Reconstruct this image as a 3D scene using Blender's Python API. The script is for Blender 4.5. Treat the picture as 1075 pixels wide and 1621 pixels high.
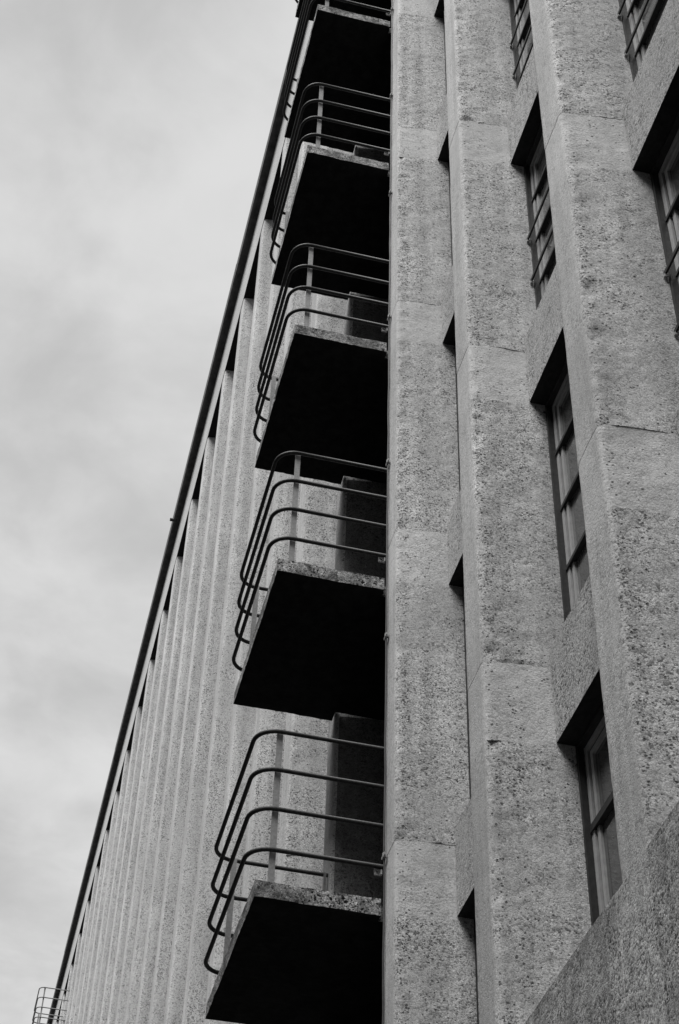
import bpy, math
import numpy as np
from mathutils import Matrix, Vector

for o in list(bpy.data.objects):
    bpy.data.objects.remove(o)
scene = bpy.context.scene
C = scene.collection

# ------------------------------------------------------------------ units
S = 0.8                       # metres per survey unit
EYE = 1.6                     # eye height above the pavement


def W(p):                     # survey unit -> metres
    return (p[0] * S, p[1] * S, p[2] * S + EYE)


# ------------------------------------------------------------------ camera
R = np.array([[0.2384915671472631, 0.9707739900177986, 0.026825970710593835],
              [-0.6735428234541698, 0.1852437873421349, -0.7155590850688202],
              [-0.6996154925193034, 0.15258636753021246, 0.6980369353199783]])
cam = bpy.data.cameras.new('camera')
cam.sensor_fit = 'VERTICAL'
cam.sensor_height = 36.0
cam.sensor_width = 24.0
cam.lens = 36.0 * 2617.27 / 1621.0
cam.clip_start = 0.05
cam.clip_end = 4000.0
camo = bpy.data.objects.new('camera', cam)
C.objects.link(camo)
m3 = Matrix((R[0], -R[1], -R[2])).transposed()
camo.matrix_world = Matrix.Translation((0, 0, EYE)) @ m3.to_4x4()
scene.camera = camo

# ------------------------------------------------------------------ light
SUN_DIR = Vector((0.29, -0.40, 0.87)).normalized()     # towards the sun, behind thin cloud
elev = math.asin(SUN_DIR.z)
azim = math.atan2(SUN_DIR.x, SUN_DIR.y)
SKY_STRENGTH = 0.1
CLOUD_LO, CLOUD_HI = 3.6, 5.0
SUN_STRENGTH = 3.8
scene.view_settings.view_transform = 'Standard'
scene.view_settings.look = 'None'
scene.view_settings.exposure = 0.66
scene.view_settings.gamma = 1.0
scene.view_settings.use_curve_mapping = False

wd = bpy.data.worlds.new('World')
scene.world = wd
wd.use_nodes = True
nt = wd.node_tree
nt.nodes.clear()
N = nt.nodes.new
L = nt.links.new
out = N('ShaderNodeOutputWorld')
bg = N('ShaderNodeBackground')
bg.inputs['Strength'].default_value = SKY_STRENGTH
sky = N('ShaderNodeTexSky')
sky.sky_type = 'NISHITA'
sky.sun_disc = False
sky.sun_elevation = elev
sky.sun_rotation = azim
bw = N('ShaderNodeRGBToBW')
L(sky.outputs[0], bw.inputs[0])
tc = N('ShaderNodeTexCoord')
sep = N('ShaderNodeSeparateXYZ')
L(tc.outputs['Generated'], sep.inputs[0])
zc = N('ShaderNodeMath'); zc.operation = 'MAXIMUM'; zc.inputs[1].default_value = 0.12
L(sep.outputs[2], zc.inputs[0])
dx = N('ShaderNodeMath'); dx.operation = 'DIVIDE'; L(sep.outputs[0], dx.inputs[0]); L(zc.outputs[0], dx.inputs[1])
dy = N('ShaderNodeMath'); dy.operation = 'DIVIDE'; L(sep.outputs[1], dy.inputs[0]); L(zc.outputs[0], dy.inputs[1])
cmb = N('ShaderNodeCombineXYZ'); L(dx.outputs[0], cmb.inputs[0]); L(dy.outputs[0], cmb.inputs[1])
n1 = N('ShaderNodeTexNoise'); n1.inputs['Scale'].default_value = 3.2; n1.inputs['Detail'].default_value = 7
n1.inputs['Roughness'].default_value = 0.5; n1.inputs['Distortion'].default_value = 0.25
L(cmb.outputs[0], n1.inputs['Vector'])
n2 = N('ShaderNodeTexNoise'); n2.inputs['Scale'].default_value = 9.0; n2.inputs['Detail'].default_value = 6
n2.inputs['Roughness'].default_value = 0.55; n2.inputs['Distortion'].default_value = 0.4
L(cmb.outputs[0], n2.inputs['Vector'])
nm = N('ShaderNodeMath'); nm.operation = 'MULTIPLY_ADD'; nm.inputs[1].default_value = 0.42
L(n2.outputs[0], nm.inputs[0]); L(n1.outputs[0], nm.inputs[2])
mr = N('ShaderNodeMapRange')
mr.interpolation_type = 'SMOOTHSTEP'
mr.inputs['From Min'].default_value = 0.50; mr.inputs['From Max'].default_value = 0.92
mr.inputs['To Min'].default_value = CLOUD_LO; mr.inputs['To Max'].default_value = CLOUD_HI
L(nm.outputs[0], mr.inputs['Value'])
mx = N('ShaderNodeMix'); mx.data_type = 'FLOAT'; mx.inputs[0].default_value = 0.88
L(bw.outputs[0], mx.inputs[2]); L(mr.outputs[0], mx.inputs[3])
L(mx.outputs[0], bg.inputs['Color'])
L(bg.outputs[0], out.inputs[0])

sun = bpy.data.lights.new('sun', 'SUN')
sun.energy = SUN_STRENGTH
sun.angle = math.radians(36)
sun.color = (1.0, 0.995, 0.985)
suno = bpy.data.objects.new('sun', sun)
C.objects.link(suno)
suno.rotation_euler = SUN_DIR.to_track_quat('Z', 'Y').to_euler()
suno.location = (0, -30, 60)

# ------------------------------------------------------------------ materials


class G:
    """small node-graph helper"""

    def __init__(self, name):
        self.m = bpy.data.materials.new(name)
        self.m.use_nodes = True
        self.t = self.m.node_tree
        self.b = self.t.nodes['Principled BSDF']
        self.b.inputs['Specular IOR Level'].default_value = 0.25

    def n(self, typ, **kw):
        x = self.t.nodes.new(typ)
        for k, v in kw.items():
            if hasattr(x, k):
                setattr(x, k, v)
            else:
                x.inputs[k].default_value = v
        return x

    def l(self, a, b):
        self.t.links.new(a, b)

    def val(self, x, sock):
        if isinstance(x, (int, float)):
            sock.default_value = x
        else:
            self.l(x, sock)

    def math(self, op, a, b=0.0, c=0.0):
        x = self.t.nodes.new('ShaderNodeMath')
        x.operation = op
        self.val(a, x.inputs[0]); self.val(b, x.inputs[1]); self.val(c, x.inputs[2])
        return x.outputs[0]

    def rng(self, v, a, b, c=0.0, d=1.0, smooth=True):
        x = self.t.nodes.new('ShaderNodeMapRange')
        if smooth:
            x.interpolation_type = 'SMOOTHSTEP'
        self.l(v, x.inputs['Value'])
        for k, q in (('From Min', a), ('From Max', b), ('To Min', c), ('To Max', d)):
            self.val(q, x.inputs[k])
        return x.outputs[0]

    def noise(self, vec, scale, detail=3, rough=0.5, dist=0.0):
        x = self.n('ShaderNodeTexNoise')
        x.inputs['Scale'].default_value = scale
        x.inputs['Detail'].default_value = detail
        x.inputs['Roughness'].default_value = rough
        x.inputs['Distortion'].default_value = dist
        self.l(vec, x.inputs['Vector'])
        return x

    def vor(self, vec, scale, feature='F1'):
        x = self.n('ShaderNodeTexVoronoi')
        x.feature = feature
        x.inputs['Scale'].default_value = scale
        self.l(vec, x.inputs['Vector'])
        return x


def concrete(name, base=0.36, coarse=1.0, pit=0.03, contrast=1.0, streak=0.12, wear=True, stain=0.0):
    g = G(name)
    pos = g.n('ShaderNodeNewGeometry').outputs['Position']
    wob = g.noise(pos, 120, 2)
    off = g.n('ShaderNodeVectorMath'); off.operation = 'MULTIPLY_ADD'
    g.l(wob.outputs['Color'], off.inputs[0])
    off.inputs[1].default_value = (0.009,) * 3
    g.l(pos, off.inputs[2])
    p = off.outputs[0]
    big = g.noise(pos, 1.1, 4, 0.6).outputs['Fac']
    mid = g.noise(pos, 5.5, 4, 0.62).outputs['Fac']
    mp = g.n('ShaderNodeMapping'); mp.inputs['Scale'].default_value = (7, 7, 0.35)
    g.l(pos, mp.inputs['Vector'])
    strk = g.noise(mp.outputs[0], 1.0, 4, 0.6).outputs['Fac']
    # stones: two sizes, each cell its own grey
    v1 = g.vor(p, 62 / coarse)
    s1 = g.n('ShaderNodeSeparateColor'); g.l(v1.outputs['Color'], s1.inputs[0])
    v2 = g.vor(p, 135 / coarse)
    s2 = g.n('ShaderNodeSeparateColor'); g.l(v2.outputs['Color'], s2.inputs[0])
    a1 = g.rng(s1.outputs[0], 0.0, 1.0, 1 - 0.20 * contrast, 1 + 0.18 * contrast, False)
    dk = g.rng(s1.outputs[1], 0.89, 0.94, 1.0, 1 - 0.55 * contrast)
    a2 = g.rng(s2.outputs[0], 0.0, 1.0, 1 - 0.22 * contrast, 1 + 0.20 * contrast, False)
    dk2 = g.rng(s2.outputs[1], 0.82, 0.88, 1.0, 1 - 0.62 * contrast)
    exp = g.rng(g.math('MULTIPLY_ADD', mid, 0.55, g.math('MULTIPLY', big, 0.45)), 0.40, 0.60, 0.50, 0.98)            # how much of the paste has worn off
    if wear:
        at = g.n('ShaderNodeAttribute'); at.attribute_name = 'wear'
        exp = g.math('MULTIPLY', exp, g.rng(at.outputs['Fac'], -0.8, 0.05, 0.55, 1.0))
    stone = g.math('MULTIPLY', g.math('MULTIPLY', a1, dk), g.math('MULTIPLY', a2, dk2))
    one = g.n('ShaderNodeMix'); one.data_type = 'FLOAT'
    g.l(exp, one.inputs[0]); one.inputs[2].default_value = 1.08; g.l(stone, one.inputs[3])
    grain = g.noise(pos, 210 / coarse, 2, 0.7).outputs['Fac']
    col = g.math('MULTIPLY', one.outputs[0], g.rng(grain, 0.3, 0.7, 1 - 0.32 * contrast, 1 + 0.28 * contrast, False))
    # pits where stones fell out
    v3 = g.vor(p, 56 / coarse)
    s3 = g.n('ShaderNodeSeparateColor'); g.l(v3.outputs['Color'], s3.inputs[0])
    den = g.rng(mid, 0.42, 0.72, pit * 0.3, pit * 3.0)
    if wear:
        den = g.math('MAXIMUM', g.math('ADD', den, g.math('MULTIPLY', at.outputs['Fac'], g.rng(big, 0.35, 0.6, 0.15, 0.75))), 0.0)
    pick = g.math('LESS_THAN', s3.outputs[0], den)
    rad = g.math('MULTIPLY_ADD', s3.outputs[1], 0.36, 0.14)
    hole = g.math('MULTIPLY', pick, g.rng(g.math('DIVIDE', v3.outputs['Distance'], rad), 0.7, 1.1, 1.0, 0.0))
    col = g.math('MULTIPLY', col, g.math('MULTIPLY_ADD', hole, -0.72, 1.0))
    # weathering
    col = g.math('MULTIPLY', col, g.rng(big, 0.3, 0.7, 1 - 0.13, 1 + 0.09))
    col = g.math('MULTIPLY', col, g.rng(strk, 0.35, 0.7, 1 - streak, 1 + streak * 0.6))
    if stain:
        st = g.noise(pos, 7.0, 6, 0.7, 0.6).outputs['Fac']
        col = g.math('MULTIPLY', col, g.rng(st, 0.40, 0.60, 1 - stain, 1.12))
    col = g.math('MULTIPLY', col, base)
    cc = g.n('ShaderNodeCombineColor')
    for i in range(3):
        g.l(col, cc.inputs[i])
    g.l(cc.outputs[0], g.b.inputs['Base Color'])
    g.b.inputs['Roughness'].default_value = 0.92
    # relief
    h = g.math('MULTIPLY_ADD', g.math('MULTIPLY', g.math('SUBTRACT', 0.5, v1.outputs['Distance']), exp), 0.55,
               g.math('MULTIPLY', g.math('SUBTRACT', 0.5, v2.outputs['Distance']), 0.30))
    h = g.math('MULTIPLY_ADD', hole, -1.4, h)
    bp = g.n('ShaderNodeBump'); bp.inputs['Strength'].default_value = 0.6; bp.inputs['Distance'].default_value = 0.006 * coarse
    g.l(h, bp.inputs['Height'])
    g.l(bp.outputs[0], g.b.inputs['Normal'])
    return g.m


def plain(name, v, rough=0.6, metal=0.0, var=0.2, scale=30, spec=0.3, bump=0.0):
    g = G(name)
    pos = g.n('ShaderNodeNewGeometry').outputs['Position']
    n = g.noise(pos, scale, 4, 0.65).outputs['Fac']
    c = g.math('MULTIPLY', g.rng(n, 0.3, 0.7, 1 - var, 1 + var), v)
    cc = g.n('ShaderNodeCombineColor')
    for i in range(3):
        g.l(c, cc.inputs[i])
    g.l(cc.outputs[0], g.b.inputs['Base Color'])
    g.b.inputs['Roughness'].default_value = rough
    g.b.inputs['Metallic'].default_value = metal
    g.b.inputs['Specular IOR Level'].default_value = spec
    if bump:
        b = g.n('ShaderNodeBump'); b.inputs['Strength'].default_value = 0.6; b.inputs['Distance'].default_value = bump
        g.l(n, b.inputs['Height']); g.l(b.outputs[0], g.b.inputs['Normal'])
    return g.m


M = {
    'shaft': concrete('exposed_aggregate', 0.45, 1.0, 0.045, 1.1, 0.15),
    'band': concrete('exposed_aggregate_band', 0.47, 1.0, 0.022, 0.55, 0.08),
    'spandrel': concrete('rough_spandrel_concrete', 0.34, 1.0, 0.03, 1.35, 0.10, False),
    'plinth': concrete('dark_plinth_concrete', 0.37, 0.95, 0.03, 1.55, 0.10, False, 0.28),
    'plinthlight': concrete('rain_washed_plinth_concrete', 0.46, 0.95, 0.03, 1.2, 0.15, False, 0.15),
    'slab': concrete('stained_slab_concrete', 0.30, 1.25, 0.05, 1.9, 0.10, False, 0.62),
    'fascia': concrete('fascia_concrete', 0.44, 1.0, 0.01, 0.7, 0.05, False),
    'soffit': plain('shaded_soffit_black', 0.015, 0.9, 0, 0.35, 9, 0.1, 0.004),  # black of the slab undersides is shade put into the colour
    'head_shade': plain('shaded_head_black', 0.018, 0.7, 0, 0.3, 25, 0.12, 0.001),  # shade under window heads and fascia, darkened into the colour
    'cornice': plain('dark_cornice_paint', 0.075, 0.75, 0, 0.35, 6, 0.15),
    'rail': plain('black_painted_tube', 0.034, 0.55, 0, 0.35, 60, 0.22, 0.0006),
    'post': plain('grey_galvanised_flat_bar', 0.22, 0.55, 0.0, 0.18, 40, 0.4),
    'plate': plain('galvanised_plate', 0.28, 0.5, 0.0, 0.2, 60, 0.4),
    'darkframe': plain('black_steel_frame', 0.020, 0.5, 0, 0.3, 30, 0.3),
    'sash': plain('weathered_pale_sash', 0.29, 0.5, 0, 0.12, 20, 0.3),
    'gap': plain('black_gasket', 0.012, 0.8, 0, 0.2, 30, 0.1),
    'cable': plain('dull_cable', 0.05, 0.6, 0, 0.2, 40, 0.3),
    'door': plain('dark_door_paint', 0.05, 0.5, 0, 0.2, 10, 0.3),
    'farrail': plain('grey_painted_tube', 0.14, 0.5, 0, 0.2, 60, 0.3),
    'roof': plain('roof_felt', 0.08, 0.9, 0, 0.2, 4),
    'asphalt': plain('asphalt', 0.05, 0.9, 0, 0.25, 40, 0.2, 0.003),
    'paving': plain('concrete_paving', 0.11, 0.9, 0, 0.2, 6, 0.2, 0.002),
    'kerb': plain('kerb_stone', 0.15, 0.9, 0, 0.2, 12, 0.2),
    'ground': plain('dull_ground', 0.06, 1.0, 0, 0.3, 0.6, 0.1),
    'paint': plain('road_paint', 0.7, 0.7, 0, 0.1, 20, 0.2),
}


def glass_mat():
    g = G('dark_window_glass')
    g.b.inputs['Base Color'].default_value = (0.06, 0.06, 0.06, 1)
    g.b.inputs['Roughness'].default_value = 0.06
    g.b.inputs['IOR'].default_value = 1.9
    g.b.inputs['Specular IOR Level'].default_value = 0.5
    pos = g.n('ShaderNodeNewGeometry').outputs['Position']
    n = g.noise(pos, 2.2, 2).outputs['Fac']
    b = g.n('ShaderNodeBump'); b.inputs['Strength'].default_value = 0.15; b.inputs['Distance'].default_value = 0.004
    g.l(n, b.inputs['Height']); g.l(b.outputs[0], g.b.inputs['Normal'])
    d = g.noise(pos, 14, 4).outputs['Fac']
    g.l(g.rng(d, 0.3, 0.8, 0.04, 0.22), g.b.inputs['Roughness'])
    return g.m


M['glass'] = glass_mat()

# ------------------------------------------------------------------ mesh helpers


def vnoise(P, freq, seed):
    """vector value noise in [-1,1], P is (n,3)"""
    q = P * freq + seed * 17.31
    i = np.floor(q).astype(np.int64)
    f = q - i
    f = f * f * (3 - 2 * f)
    outv = np.zeros((len(P), 3))
    for a in (0, 1):
        for b in (0, 1):
            for c in (0, 1):
                w = (f[:, 0] if a else 1 - f[:, 0]) * (f[:, 1] if b else 1 - f[:, 1]) * (f[:, 2] if c else 1 - f[:, 2])
                h = (i[:, 0] + a) * 374761393 + (i[:, 1] + b) * 668265263 + (i[:, 2] + c) * 2147483647 + seed * 1013
                for k in range(3):
                    t = (h + k * 982451653) & 0xFFFFFFFF
                    t = ((t ^ (t >> 13)) * 1274126177) & 0xFFFFFFFF
                    t = (t ^ (t >> 16)) & 0xFFFF
                    outv[:, k] += w * (t / 32767.5 - 1)
    return outv


def roughen(V, amp, wear=None):
    n = 0.55 * vnoise(V, 6.0, 3) + 0.32 * vnoise(V, 21.0, 5) + 0.30 * vnoise(V, 38.0, 9)
    a = np.full(len(V), amp)
    if wear is not None:
        a = a * np.maximum(0.35, 1 + 1.8 * wear)
    return V + n * a[:, None]


def mesh(name, V, F, mats, fmat=None, wear=None, smooth=False, origin=(0, 0, 0)):
    """V in survey units relative to origin -> mesh data in metres"""
    V = (np.asarray(V, float) - np.asarray(origin, float)) * S
    me = bpy.data.meshes.new(name)
    me.from_pydata(V.tolist(), [], F)
    for m in (mats if isinstance(mats, (list, tuple)) else [mats]):
        me.materials.append(M[m])
    if fmat is not None:
        me.polygons.foreach_set('material_index', np.asarray(fmat, dtype=np.int32))
    if smooth:
        me.polygons.foreach_set('use_smooth', np.ones(len(F), dtype=bool))
    if wear is not None:
        at = me.attributes.new('wear', 'FLOAT', 'POINT')
        at.data.foreach_set('value', np.asarray(wear, dtype=np.float32))
    me.update()
    return me


def link(name, data, parent=None, loc=None, rel=None):
    o = bpy.data.objects.new(name, data)
    C.objects.link(o)
    if parent is not None:
        o.parent = parent
        if loc is not None:
            o.location = [c * S for c in loc]            # relative to the parent
    elif loc is not None:
        o.location = W(loc)
    return o


class MB:
    """collects simple solids into one mesh"""

    def __init__(self):
        self.V = []; self.F = []; self.mi = []

    def box(self, x0, x1, y0, y1, z0, z1, mi=0, bottom=None):
        b = len(self.V)
        self.V += [(x0, y0, z0), (x1, y0, z0), (x1, y1, z0), (x0, y1, z0), (x0, y0, z1), (x1, y0, z1), (x1, y1, z1), (x0, y1, z1)]
        fs = [(0, 3, 2, 1), (4, 5, 6, 7), (0, 1, 5, 4), (1, 2, 6, 5), (2, 3, 7, 6), (3, 0, 4, 7)]
        for k, f in enumerate(fs):
            self.F.append(tuple(b + i for i in f))
            self.mi.append(bottom if (k == 0 and bottom is not None) else mi)
        return self

    def ring(self, x0, x1, y0, y1, z0, z1, w, mi=0):
        self.box(x0, x0 + w, y0, y1, z0, z1, mi)
        self.box(x1 - w, x1, y0, y1, z0, z1, mi)
        self.box(x0 + w, x1 - w, y0, y1, z0, z0 + w, mi)
        self.box(x0 + w, x1 - w, y0, y1, z1 - w, z1, mi)
        return self

    def tube(self, path, r, n=10, mi=0, cap=True):
        P = [Vector(p) for p in path]
        rings = []
        up = Vector((0, 0, 1))
        for i, p in enumerate(P):
            t = (P[min(i + 1, len(P) - 1)] - P[max(i - 1, 0)]).normalized()
            u = up if abs(t.z) < 0.9 else Vector((1, 0, 0))
            a = t.cross(u).normalized(); b = a.cross(t).normalized()
            rings.append(len(self.V))
            for k in range(n):
                q = p + a * (r * math.cos(2 * math.pi * k / n)) + b * (r * math.sin(2 * math.pi * k / n))
                self.V.append(tuple(q))
        for i in range(len(P) - 1):
            for k in range(n):
                k2 = (k + 1) % n
                self.F.append((rings[i] + k, rings[i] + k2, rings[i + 1] + k2, rings[i + 1] + k)); self.mi.append(mi)
        if cap:
            self.F.append(tuple(rings[0] + k for k in range(n))); self.mi.append(mi)
            self.F.append(tuple(rings[-1] + k for k in reversed(range(n)))); self.mi.append(mi)
        return self

    def me(self, name, mats, smooth=False):
        return mesh(name, self.V, self.F, mats, self.mi, smooth=smooth)


def rough_prism(name, prof, wearp, z0, z1, step, amp, mat, origin=(0, 0, 0), seedshift=(0, 0, 0), dirty=0.0):
    """closed plan outline 'prof' (counter-clockwise) swept from z0 to z1 on a fine grid with chipped surface"""
    pts = []; wr = []
    n = len(prof)
    for i in range(n):
        a = np.array(prof[i]); b = np.array(prof[(i + 1) % n])
        d = np.linalg.norm(b - a)
        k = max(1, int(round(d / step)))
        for j in range(k):
            t = j / k
            pts.append(a + (b - a) * t)
            wr.append(wearp[i] * (1 - t) + wearp[(i + 1) % n] * t)
    pts = np.array(pts); wr = np.array(wr)
    nz = max(1, int(round((z1 - z0) / step)))
    zs = np.linspace(z0, z1, nz + 1)
    m = len(pts)
    V = np.zeros((m * (nz + 1), 3))
    V[:, :2] = np.tile(pts, (nz + 1, 1))
    V[:, 2] = np.repeat(zs, m)
    w = np.tile(wr, nz + 1)
    if dirty:                                      # the cast just above a joint is broken up more
        w = w + dirty * np.exp(-(V[:, 2] - z0) / 0.07) * (w > -0.3)
    if step < 0.2:
        V[:, 2] += 0.012 * vnoise(V, 3.3, 21)[:, 2]        # hand-cut, slightly wandering joints
    V = roughen(V + np.array(seedshift), amp, w) - np.array(seedshift)
    if step < 0.1:                                         # knocked-off bits along the arris
        ch = np.clip(vnoise(V, 6.5, 31)[:, 0] - 0.22, 0, 1) * np.clip(w - 0.45, 0, 0.6)
        V[:, 0] -= 0.055 * ch
        V[:, 1] += 0.055 * ch
    idx = np.arange(nz)[:, None] * m
    k = np.arange(m)[None, :]; k2 = (k + 1) % m
    F = np.stack([idx + k, idx + k2, idx + m + k2, idx + m + k], -1).reshape(-1, 4).tolist()
    n0 = len(V)
    V = np.vstack([V, V[:m], V[nz * m:]])          # caps keep their own vertices, so edges stay crisp
    w = np.concatenate([w, w[:m], w[nz * m:]])
    F.append([n0 + i for i in range(m - 1, -1, -1)])
    F.append([n0 + m + i for i in range(m)])
    return mesh(name, V, F, mat, wear=w, origin=origin, smooth=True)


def rough_box(name, x0, x1, y0, y1, z0, z1, step, amp, mats, under=1, origin=(0, 0, 0)):
    """box on a fine grid with ragged edges; the underside takes material index 'under'"""
    V = []; F = []; mi = []

    def face(o, u, v, flip, m):
        o, u, v = map(lambda q: np.array(q, float), (o, u, v))
        nu = max(1, int(round(np.linalg.norm(u) / step))); nv = max(1, int(round(np.linalg.norm(v) / step)))
        b = len(V)
        for j in range(nv + 1):
            for i in range(nu + 1):
                V.append(o + u * i / nu + v * j / nv)
        for j in range(nv):
            for i in range(nu):
                a = b + j * (nu + 1) + i
                f = (a, a + 1, a + nu + 2, a + nu + 1)
                F.append(f[::-1] if flip else f); mi.append(m)
    X, Y, Z = x1 - x0, y1 - y0, z1 - z0
    face((x0, y0, z0), (X, 0, 0), (0, Y, 0), True, under)
    face((x0, y0, z1), (X, 0, 0), (0, Y, 0), False, len(mats) - 1)
    face((x0, y0, z0), (X, 0, 0), (0, 0, Z), False, 0)
    face((x0, y1, z0), (X, 0, 0), (0, 0, Z), True, 0)
    face((x0, y0, z0), (0, Y, 0), (0, 0, Z), True, 0)
    face((x1, y0, z0), (0, Y, 0), (0, 0, Z), False, 0)
    V = roughen(np.array(V), amp)
    return mesh(name, V, F, mats, mi, origin=origin)


# ------------------------------------------------------------------ ground (below the frame)
def structure(o):
    o['kind'] = 'structure'
    return o


GZ = -EYE / S
g_ = MB().box(-900, 900, -900, 900, GZ - 0.6, GZ - 0.17)
structure(link('ground', g_.me('ground', 'ground'), None, (0, 0, 0)))
p_ = MB().box(-150, 60, -1.2, 3.0, GZ - 0.165, GZ)
structure(link('pavement', p_.me('pavement', 'paving'), None, (0, 0, 0)))
k_ = MB().box(-150, 60, -1.38, -1.203, GZ - 0.165, GZ + 0.004)
structure(link('kerb', k_.me('kerb', 'kerb'), None, (0, 0, 0)))
r_ = MB().box(-150, 60, -10.5, -1.383, GZ - 0.168, GZ - 0.155)
structure(link('road', r_.me('road', 'asphalt'), None, (0, 0, 0)))
l_ = MB()
for i in range(40):
    l_.box(-140 + i * 5, -138 + i * 5, -6.05, -5.9, GZ - 0.154, GZ - 0.150)
structure(link('road_marking', l_.me('road_marking', 'paint'), None, (0, 0, 0)))

# ------------------------------------------------------------------ the building
bld = link('concrete_building', None, None, (0, 0, 0))
bld['label'] = 'tall grey pebble-dash concrete block with ribbed facade, black balconies and dark cornice'
bld['category'] = 'building'

H = 3.5                    # storey
YF, YS, YW = 2.98, 3.474, 3.66    # rib front, spandrel face, window plane
HEAD = 6.83                # lowest visible window head
BAND0, BAND1 = 6.80, 7.49  # cast band on each rib
PW, TAPER = 0.382, 0.055
PITCH, PITCHF = 2.37, 2.45
ROOFSOF = 34.2
FASC = 32.4


def rib_front(i):          # near front corner of rib i; rib 1 stands right of the balconies
    if i >= 0:
        return -11.085 + PITCH * (i - 1)
    return -11.085 - PITCH + PITCHF * i


def rib_profile(proud=0.0, back=4.05, extra=0.0):
    """plan outline relative to the near front corner, origin y = 0 at world y = 0"""
    c = 0.03
    xn, xf = proud, -PW - proud - extra
    yf = YF - proud
    prof = [(xf + c, yf), (xn - c, yf), (xn - 0.008, yf + 0.009), (xn + 0.004, yf + c), (xn + 0.02, yf + 0.14), (xn + TAPER, YS),
            (xn + TAPER, back), (xf - TAPER, back), (xf - TAPER, YS), (xf - 0.004, yf + c), (xf + 0.008, yf + 0.009)]
    wear = [-0.8, -0.8, 0.2, 1.0, 0.42, 0.03, 0.0, 0.0, 0.0, 0.2, -0.2]
    return prof, wear


jr = np.random.RandomState(11)


def rib(i, detail):
    x = rib_front(i)
    top = ROOFSOF
    if detail == 0:        # far ribs: one solid each, shared
        return
    par = link('pilaster', None, bld, (x, 0, 0))
    step = {3: 0.026, 2: 0.05, 1: 0.12}[detail]
    amp = {3: 0.0058, 2: 0.0045, 1: 0.003}[detail]
    z = 4.2
    cuts = [4.2]
    for k in range(0, 8):
        cuts += [BAND0 + H * k, BAND1 + H * k]
    cuts.append(top)
    for j in range(len(cuts) - 1):
        a, b = cuts[j], cuts[j + 1]
        if b > top:
            b = top
        if a >= b:
            continue
        band = j % 2 == 1
        hi = a > 19.5
        st = step * (2.2 if hi else 1)
        prof, wear = rib_profile((-0.0008 - 0.0016 * jr.rand() if i > 0 else 0.0) if band else 0.0, extra=0.07 if i < 0 else 0.0)
        prof = [(px + x, py) for px, py in prof]
        if not band:
            wear = [w * (1.0 if (i + j) % 3 else 0.75) for w in wear]
        else:
            wear = [w * 0.45 for w in wear]
        pieces = [(a + 0.0006, b - 0.0006)]
        if band and i == 1:
            mid = a + 0.36
            pieces = [(a + 0.0006, mid - 0.0005), (mid + 0.0005, b - 0.0006)]
        for (u, v) in pieces:
            me = rough_prism('concrete_segment', prof, wear, u, v, st, amp, 'band' if band and i > 0 else 'shaft', origin=(x, 0, 0),
                             dirty=0.0 if band else 0.9 * jr.rand())
            link('concrete_segment', me, par, (0, 0, 0))


RIBS_NEAR = range(-4, 7)
for i in RIBS_NEAR:
    rib(i, {1: 3, 2: 3, 3: 3, 0: 2, -1: 2, -2: 1, -3: 1, -4: 1}.get(i, 1))
NFAR = 45
prof, wear = rib_profile(extra=0.07)
far_me = rough_prism('pilaster', prof, wear, 4.2, ROOFSOF, 0.25, 0.004, 'shaft')
for i in range(-5, -NFAR, -1):
    link('pilaster', far_me, bld, (rib_front(i), 0, 0))

BALC = [0, -19]             # bays (index of the far rib) that carry balconies
# ---- windows and spandrels; bay i lies between rib i and rib i+1


def window_parts(width, height, bars, thick, guards, simple=False):
    """meshes in coordinates relative to (left jamb, spandrel face, head)"""
    d = YW - YS
    res = []
    dark = MB().ring(0.0, width, d - 0.05, d - 0.004, -height, 0, 0.032)
    if simple:
        m = dark
        m.box(0.03, width - 0.03, d + 0.03, d + 0.05, -height + 0.03, -0.03, 1)
        for zb in bars:
            m.box(0.0, width, d - 0.02, d + 0.03, zb - 0.02, zb + 0.02, 0)
        return [('window', m.me('window', ['darkframe', 'glass']))]
    res.append(('frame', dark.me('frame', 'darkframe')))
    sash = MB().ring(0.033, width - 0.033, d - 0.002, d + 0.03, -height + 0.033, -0.033, 0.050)
    sash.ring(0.0835, width - 0.0835, d + 0.016, d + 0.032, -height + 0.0835, -0.0835, 0.022, 1)
    sash.ring(0.106, width - 0.106, d + 0.008, d + 0.034, -height + 0.106, -0.106, 0.043)
    res.append(('sash', sash.me('sash', ['sash', 'gap'])))
    zs = [-0.149] + list(bars) + [-height + 0.149]
    mx = width / 2
    mul = MB().box(mx - 0.03, mx + 0.03, d - 0.01, d + 0.034, -height + 0.15, -0.15)
    res.append(('mullion', mul.me('mullion', 'sash')))
    for j in range(len(zs) - 1):
        for (a, b) in ((0.15, mx - 0.031), (mx + 0.031, width - 0.15)):
            pn = MB().box(a, b, d + 0.028, d + 0.036, zs[j + 1], zs[j])
            res.append(('pane', pn.me('pane', 'glass')))
    for zb in bars:
        gb = MB().box(0.034, width - 0.034, d - 0.014, d + 0.026, zb - thick / 2, zb + thick / 2)
        res.append(('glazing_bar', gb.me('glazing_bar', 'darkframe')))
    for zb in guards:
        t = MB().box(0.004, width - 0.004, d - 0.085, d - 0.069, zb - 0.018, zb + 0.018)
        for xx in (0.004, width - 0.034):
            t.box(xx, xx + 0.022, d - 0.09, d - 0.062, zb - 0.042, zb - 0.0185, 1)
        res.append(('guard_bar', t.me('guard_bar', ['darkframe', 'plate'])))
    return res


cache = {}


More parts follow.
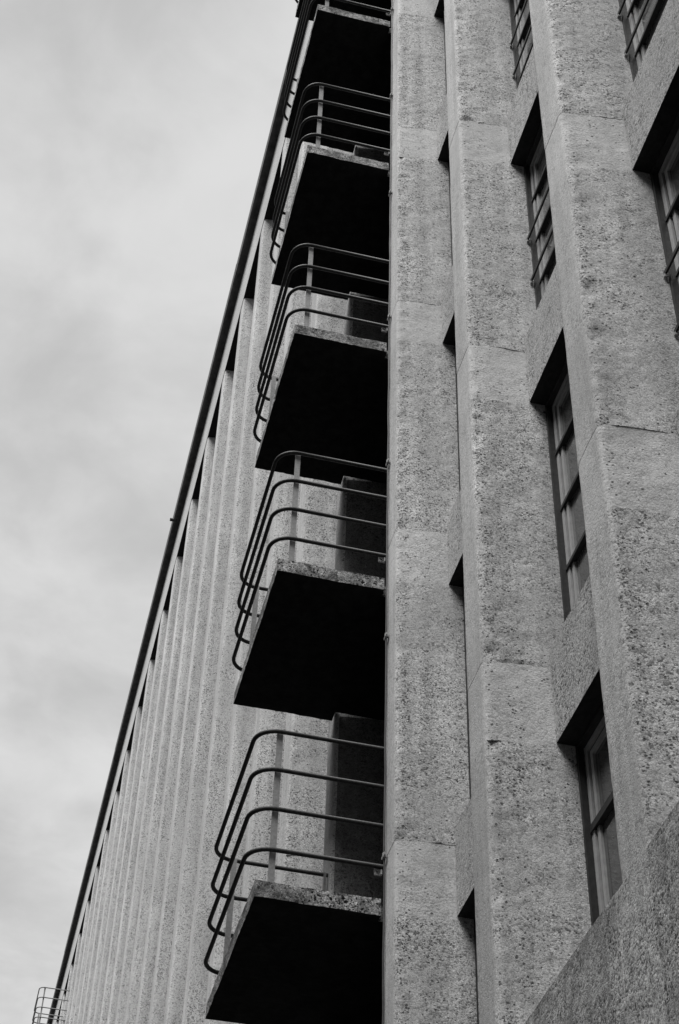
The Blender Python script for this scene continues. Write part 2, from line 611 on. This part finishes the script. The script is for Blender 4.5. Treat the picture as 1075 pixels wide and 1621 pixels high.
def window(i, k):
    x = rib_front(i) + TAPER
    width = (rib_front(i + 1) - PW - TAPER) - x
    head = HEAD + H * k if k < 7 else FASC
    sill = 4.15 + H * k if k > 0 else 4.3
    height = head - sill
    simple = i <= -3
    gl = (not simple) and ((i == 2 and k >= 2) or (i >= 3 and k >= 1))
    key = (round(width, 3), k if k in (0, 7) else 1, gl, simple)
    if key not in cache:
        if k == 0:
            bars, th, gd = [-0.69, -1.42], 0.055, []
        elif k == 7:
            bars, th, gd = [-0.9, -1.8, -2.7], 0.035, []
        else:
            bars, th = [-0.61, -1.24, -1.87], 0.032
            gd = [-1.215, -1.835] if gl else []
        cache[key] = window_parts(width, height, bars, th, gd, simple)
    parts = cache[key]
    if simple:
        link('window', parts[0][1], bld, (x, YS, head))
        return
    w = link('window', None, bld, (x, YS, head))
    for n, me in parts:
        link(n, me, w, (0, 0, 0))


sp_cache = {}
for i in range(-NFAR + 1, 6):
    x = rib_front(i) + TAPER
    width = (rib_front(i + 1) - PW - TAPER) - x
    if i in BALC:
        continue
    for k in range(0, 8):
        window(i, k)
        if k < 7:
            key = round(width, 3)
            if key not in sp_cache:
                sp_cache[key] = MB().box(0.002, width - 0.002, 0, 0.5, 0, 7.65 - HEAD, 0, 1).me('spandrel_panel', ['spandrel', 'head_shade'])
            link('spandrel_panel', sp_cache[key], bld, (x, YS, HEAD + H * k))

# ---- wall behind the ribs, so nothing is open
core = MB()
core.box(rib_front(-NFAR + 1), rib_front(5) + 1.0, 4.06, 14.0, GZ, 34.6)
link('core_wall', core.me('core_wall', 'door'), bld, (0, 0, 0))
for i in range(-NFAR + 1, 6):        # closing panel behind each window
    pass

# ---- plinth below the lowest windows
for i in range(-NFAR + 1, 6):
    x0 = rib_front(i) + 0.035
    x1 = rib_front(i + 1) - PW - 0.035
    if i >= -2:
        me = rough_box('plinth_panel', x0 + .003, x1 - .003, 2.955, 3.55, 3.1, 4.45, 0.05, 0.004, ['plinth', 'plinth', 'plinth'], origin=(x0, 0, 0))
        link('plinth_panel', me, bld, (x0, 0, 0))
        me = rough_box('plinth_block', x0 - PW - 0.07 + .003, x0 - .003, 2.957, 3.55, 3.1, 4.45, 0.05, 0.004, ['plinthlight', 'plinthlight'], origin=(x0, 0, 0))
        link('plinth_block', me, bld, (x0, 0, 0))
low = MB().box(rib_front(-NFAR + 1) - 0.4, rib_front(6) + 0.2, 3.0, 3.9, GZ, 3.097, 0)
link('base_wall', low.me('base_wall', 'plinth'), bld, (0, 0, 0))
b2 = MB().box(rib_front(-NFAR + 1) - 0.4, rib_front(-2) - PW - .1, 2.955, 3.55, 3.1, 4.45)
link('plinth_course', b2.me('plinth_course', 'plinth'), bld, (0, 0, 0))

# ---- fascia, cornice and roof
XL, XR = rib_front(-NFAR + 1) - 0.6, rib_front(6) + 0.3
fa = MB()
fa.box(XL, XR, 2.968, 4.05, FASC, ROOFSOF, 0, 1)
link('roof_fascia', fa.me('roof_fascia', ['fascia', 'head_shade']), bld, (0, 0, 0))
cr = np.random.RandomState(8)
cx_ = XL - 0.1
while cx_ < XR:
    cl_ = 7.35
    oy, oz = cr.uniform(-0.012, 0.012), cr.uniform(-0.012, 0.008)
    co = MB()
    co.box(0.006, cl_ - 0.006, 2.79 + oy, 14.3, ROOFSOF, ROOFSOF + 0.34, 0)
    co.box(0.004, cl_ - 0.004, 2.775 + oy, 2.84 + oy, ROOFSOF - 0.045 + oz, ROOFSOF + 0.42 + oz, 0)
    link('cornice', co.me('cornice', 'cornice'), bld, (cx_, 0, 0))
    cx_ += cl_
link('overflow_pipe', MB().tube([(-35.9, 2.86, ROOFSOF - 0.02), (-35.9, 2.66, ROOFSOF - 0.03)], 0.05, 8).me('overflow_pipe', 'rail'), bld, (0, 0, 0))
rf = MB().box(XL, XR, 3.2, 14.0, ROOFSOF + 0.345, ROOFSOF + 0.40)
link('roof', rf.me('roof', 'roof'), bld, (0, 0, 0))

# ------------------------------------------------------------------ balconies
SL_Z, SL_T = 6.972, 0.15
SL_Y = 1.911
RAILZ = [7.445, 7.842, 8.238, 8.638]
YR = 1.846


def arc(cx, cy, r, a0, a1, n=7):
    return [(cx + r * math.cos(a0 + (a1 - a0) * t / n), cy + r * math.sin(a0 + (a1 - a0) * t / n)) for t in range(n + 1)]


def balcony_meshes(length, far=False):
    """relative to (near slab end x, 0, slab underside)"""
    res = []
    x1, x0 = 0.0, -length
    st = 0.035 if not far else 0.2
    ver = []
    for s in range(3 if not far else 1):
        # three casts so the ragged edges differ from storey to storey
        sh = s * 5.7
        me = rough_box('slab', x0, x1, SL_Y, 2.955, 0 + sh, SL_T + sh, st, 0.0075, ['slab', 'soffit', 'roof'], origin=(0, 0, sh))
        ver.append(me)
    res.append(('slab', ver))
    inner = MB().box(x0 + 0.145, x1 - 0.10, 2.95, 4.04, 0.004, SL_T - 0.004, 0, 1)
    res.append(('slab_root', [inner.me('slab_root', ['slab', 'soffit'])]))
    for zr in RAILZ:
        z = zr - SL_Z
        r = 0.2
        xa, xb = -0.03, -length - 0.03
        path = [(xa, 2.984)] + arc(xa - r, YR + r, r, 0, -math.pi / 2) + arc(xb + r, YR + r, r, -math.pi / 2, -math.pi) + [(xb, 2.984)]
        t = MB().tube([(px, py, z) for px, py in path], 0.0200, 10)
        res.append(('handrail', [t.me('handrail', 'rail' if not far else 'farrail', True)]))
    top = RAILZ[3] - SL_Z
    for (px, py, z0, z1) in ((-0.062, 2.05, SL_T - 0.01, top), (-length + 0.008, 2.05, SL_T - 0.01, top)):
        b = MB().box(px - 0.007, px + 0.007, py - 0.027, py + 0.027, z0, z1)
        res.append(('post', [b.me('post', 'post')]))
    b = MB().box(-length + 0.0, -length + 0.012, 2.93, 2.955, SL_T - 0.01, top)
    res.append(('post', [b.me('post', 'post')]))
    zl = RAILZ[0] - SL_Z
    b = MB().box(-0.058, -0.040, 2.905, 2.955, zl - 0.075, zl - 0.016)
    b.box(-0.058, -0.022, 2.955, 2.968, zl - 0.075, zl - 0.03)
    b.tube([(-0.041, 2.93, zl - 0.043), (-0.026, 2.93, zl - 0.043)], 0.011, 8, 1)
    res.append(('rail_bracket', [b.me('rail_bracket', ['plate', 'cable'])]))
    return res


def balcony(meshes, x, z, k):
    par = link('balcony', None, bld, (x, 0, z))
    for n, v in meshes:
        link(n, v[k % len(v)], par, (0, 0, 0))


near = balcony_meshes(-11.415 + 13.542)
for k in range(-1, 8):
    balcony(near, -11.415, SL_Z + H * k, k)
xfar = rib_front(-18) - PW + 0.02
farm = balcony_meshes(PITCHF - PW + 0.03, True)
for k in range(0, 7):
    balcony(farm, xfar, SL_Z + 0.55 + H * k, k)

# balcony doors in the recessed bay, one per storey
dm = {}
for i in BALC:
    x = rib_front(i) + TAPER
    width = (rib_front(i + 1) - PW - TAPER) - x
    fr = MB().ring(0.05, width - 0.05, -0.05, -0.002, 0.02, 2.75, 0.09).box(width / 2 - 0.045, width / 2 + 0.045, -0.05, -0.002, 0.11, 2.66)
    fr.box(0.14, width - 0.14, -0.04, -0.004, 0.12, 0.7)
    frm = fr.me('frame', 'door')
    pa = MB().box(0.141, width / 2 - 0.046, -0.03, -0.02, 0.701, 2.659)
    pb = MB().box(width / 2 + 0.046, width - 0.141, -0.03, -0.02, 0.701, 2.659)
    pam, pbm = pa.me('pane', 'glass'), pb.me('pane', 'glass')
    for k in range(0, 8):
        d = link('balcony_door', None, bld, (x, 4.055, SL_Z + SL_T + H * k + (0.55 if i != 0 else 0)))
        link('frame', frm, d, (0, 0, 0)); link('pane', pam, d, (0, 0, 0)); link('pane', pbm, d, (0, 0, 0))

# far cheek of the recessed bay: added panel with the shade in its colour
M['recess_shade'] = concrete('recess_shade_concrete', 0.17, 1.0, 0.03, 1.2, 0.12, False, 0.15)
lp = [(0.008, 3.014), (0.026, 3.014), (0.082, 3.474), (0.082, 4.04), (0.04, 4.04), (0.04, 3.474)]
lme = rough_prism('recess_shade_panel', lp, [0] * 6, SL_T + 0.01, H - 0.01, 0.08, 0.002, 'recess_shade')
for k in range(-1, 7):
    link('recess_shade_panel', lme, bld, (rib_front(0), 0, SL_Z + H * k))

# ------------------------------------------------------------------ conductor cable on rib 1
cb = link('conductor_cable', None, None, (-11.35, 2.962, 0))
cb['label'] = 'thin dark cable clipped vertically to the pilaster edge right of the balconies'
cb['category'] = 'cable'
zz = np.arange(4.6, 33.5, 0.25)
rs = np.random.RandomState(4)
path = [(float(rs.uniform(-0.003, 0.003)), float(rs.uniform(-0.004, 0.002)), float(z)) for z in zz]
link('wire', MB().tube(path, 0.0085, 6).me('wire', 'cable', True), cb, (0, 0, 0))
clip = MB().box(-0.06, 0.035, -0.014, -0.004, -0.012, 0.012).box(-0.012, 0.012, -0.02, 0.014, -0.02, 0.02)
clm = clip.me('clip', 'plate')
for z in (5.2, 7.485, 9.84, 12.15, 14.49, 16.88, 19.08, 21.32, 23.6, 25.9, 28.2, 30.5, 32.8):
    link('clip', clm, cb, (0.02, 0, z))

# ------------------------------------------------------------------ unseen block added across the street to keep low sky off the recesses
ob = link('unseen_street_block', None, None, (-20, -9, GZ))
ob['label'] = 'unseen brick block with rows of windows, added across the street to cut off low sky'
ob['category'] = 'building'
OZ = 27.0
M['brick'] = plain('unseen_block_brick', 0.2, 0.9, 0, 0.2, 3)
link('wall', MB().box(-60, 45, -12, 0, 0, OZ).me('wall', 'brick'), ob, (0, 0, 0))  # wall of the added unseen block
wf = MB().ring(-0.8, 0.8, -0.02, 0.04, 0, 1.9, 0.08, 0).box(-0.72, 0.72, -0.02, 0.02, 0.08, 1.82, 1).me('window', ['sash', 'glass'])
for fl in range(9):
    for c in range(28):
        link('window', wf, ob, (-57 + c * 3.6, 0.0, 1.2 + fl * 3.4))  # windows of the added unseen block
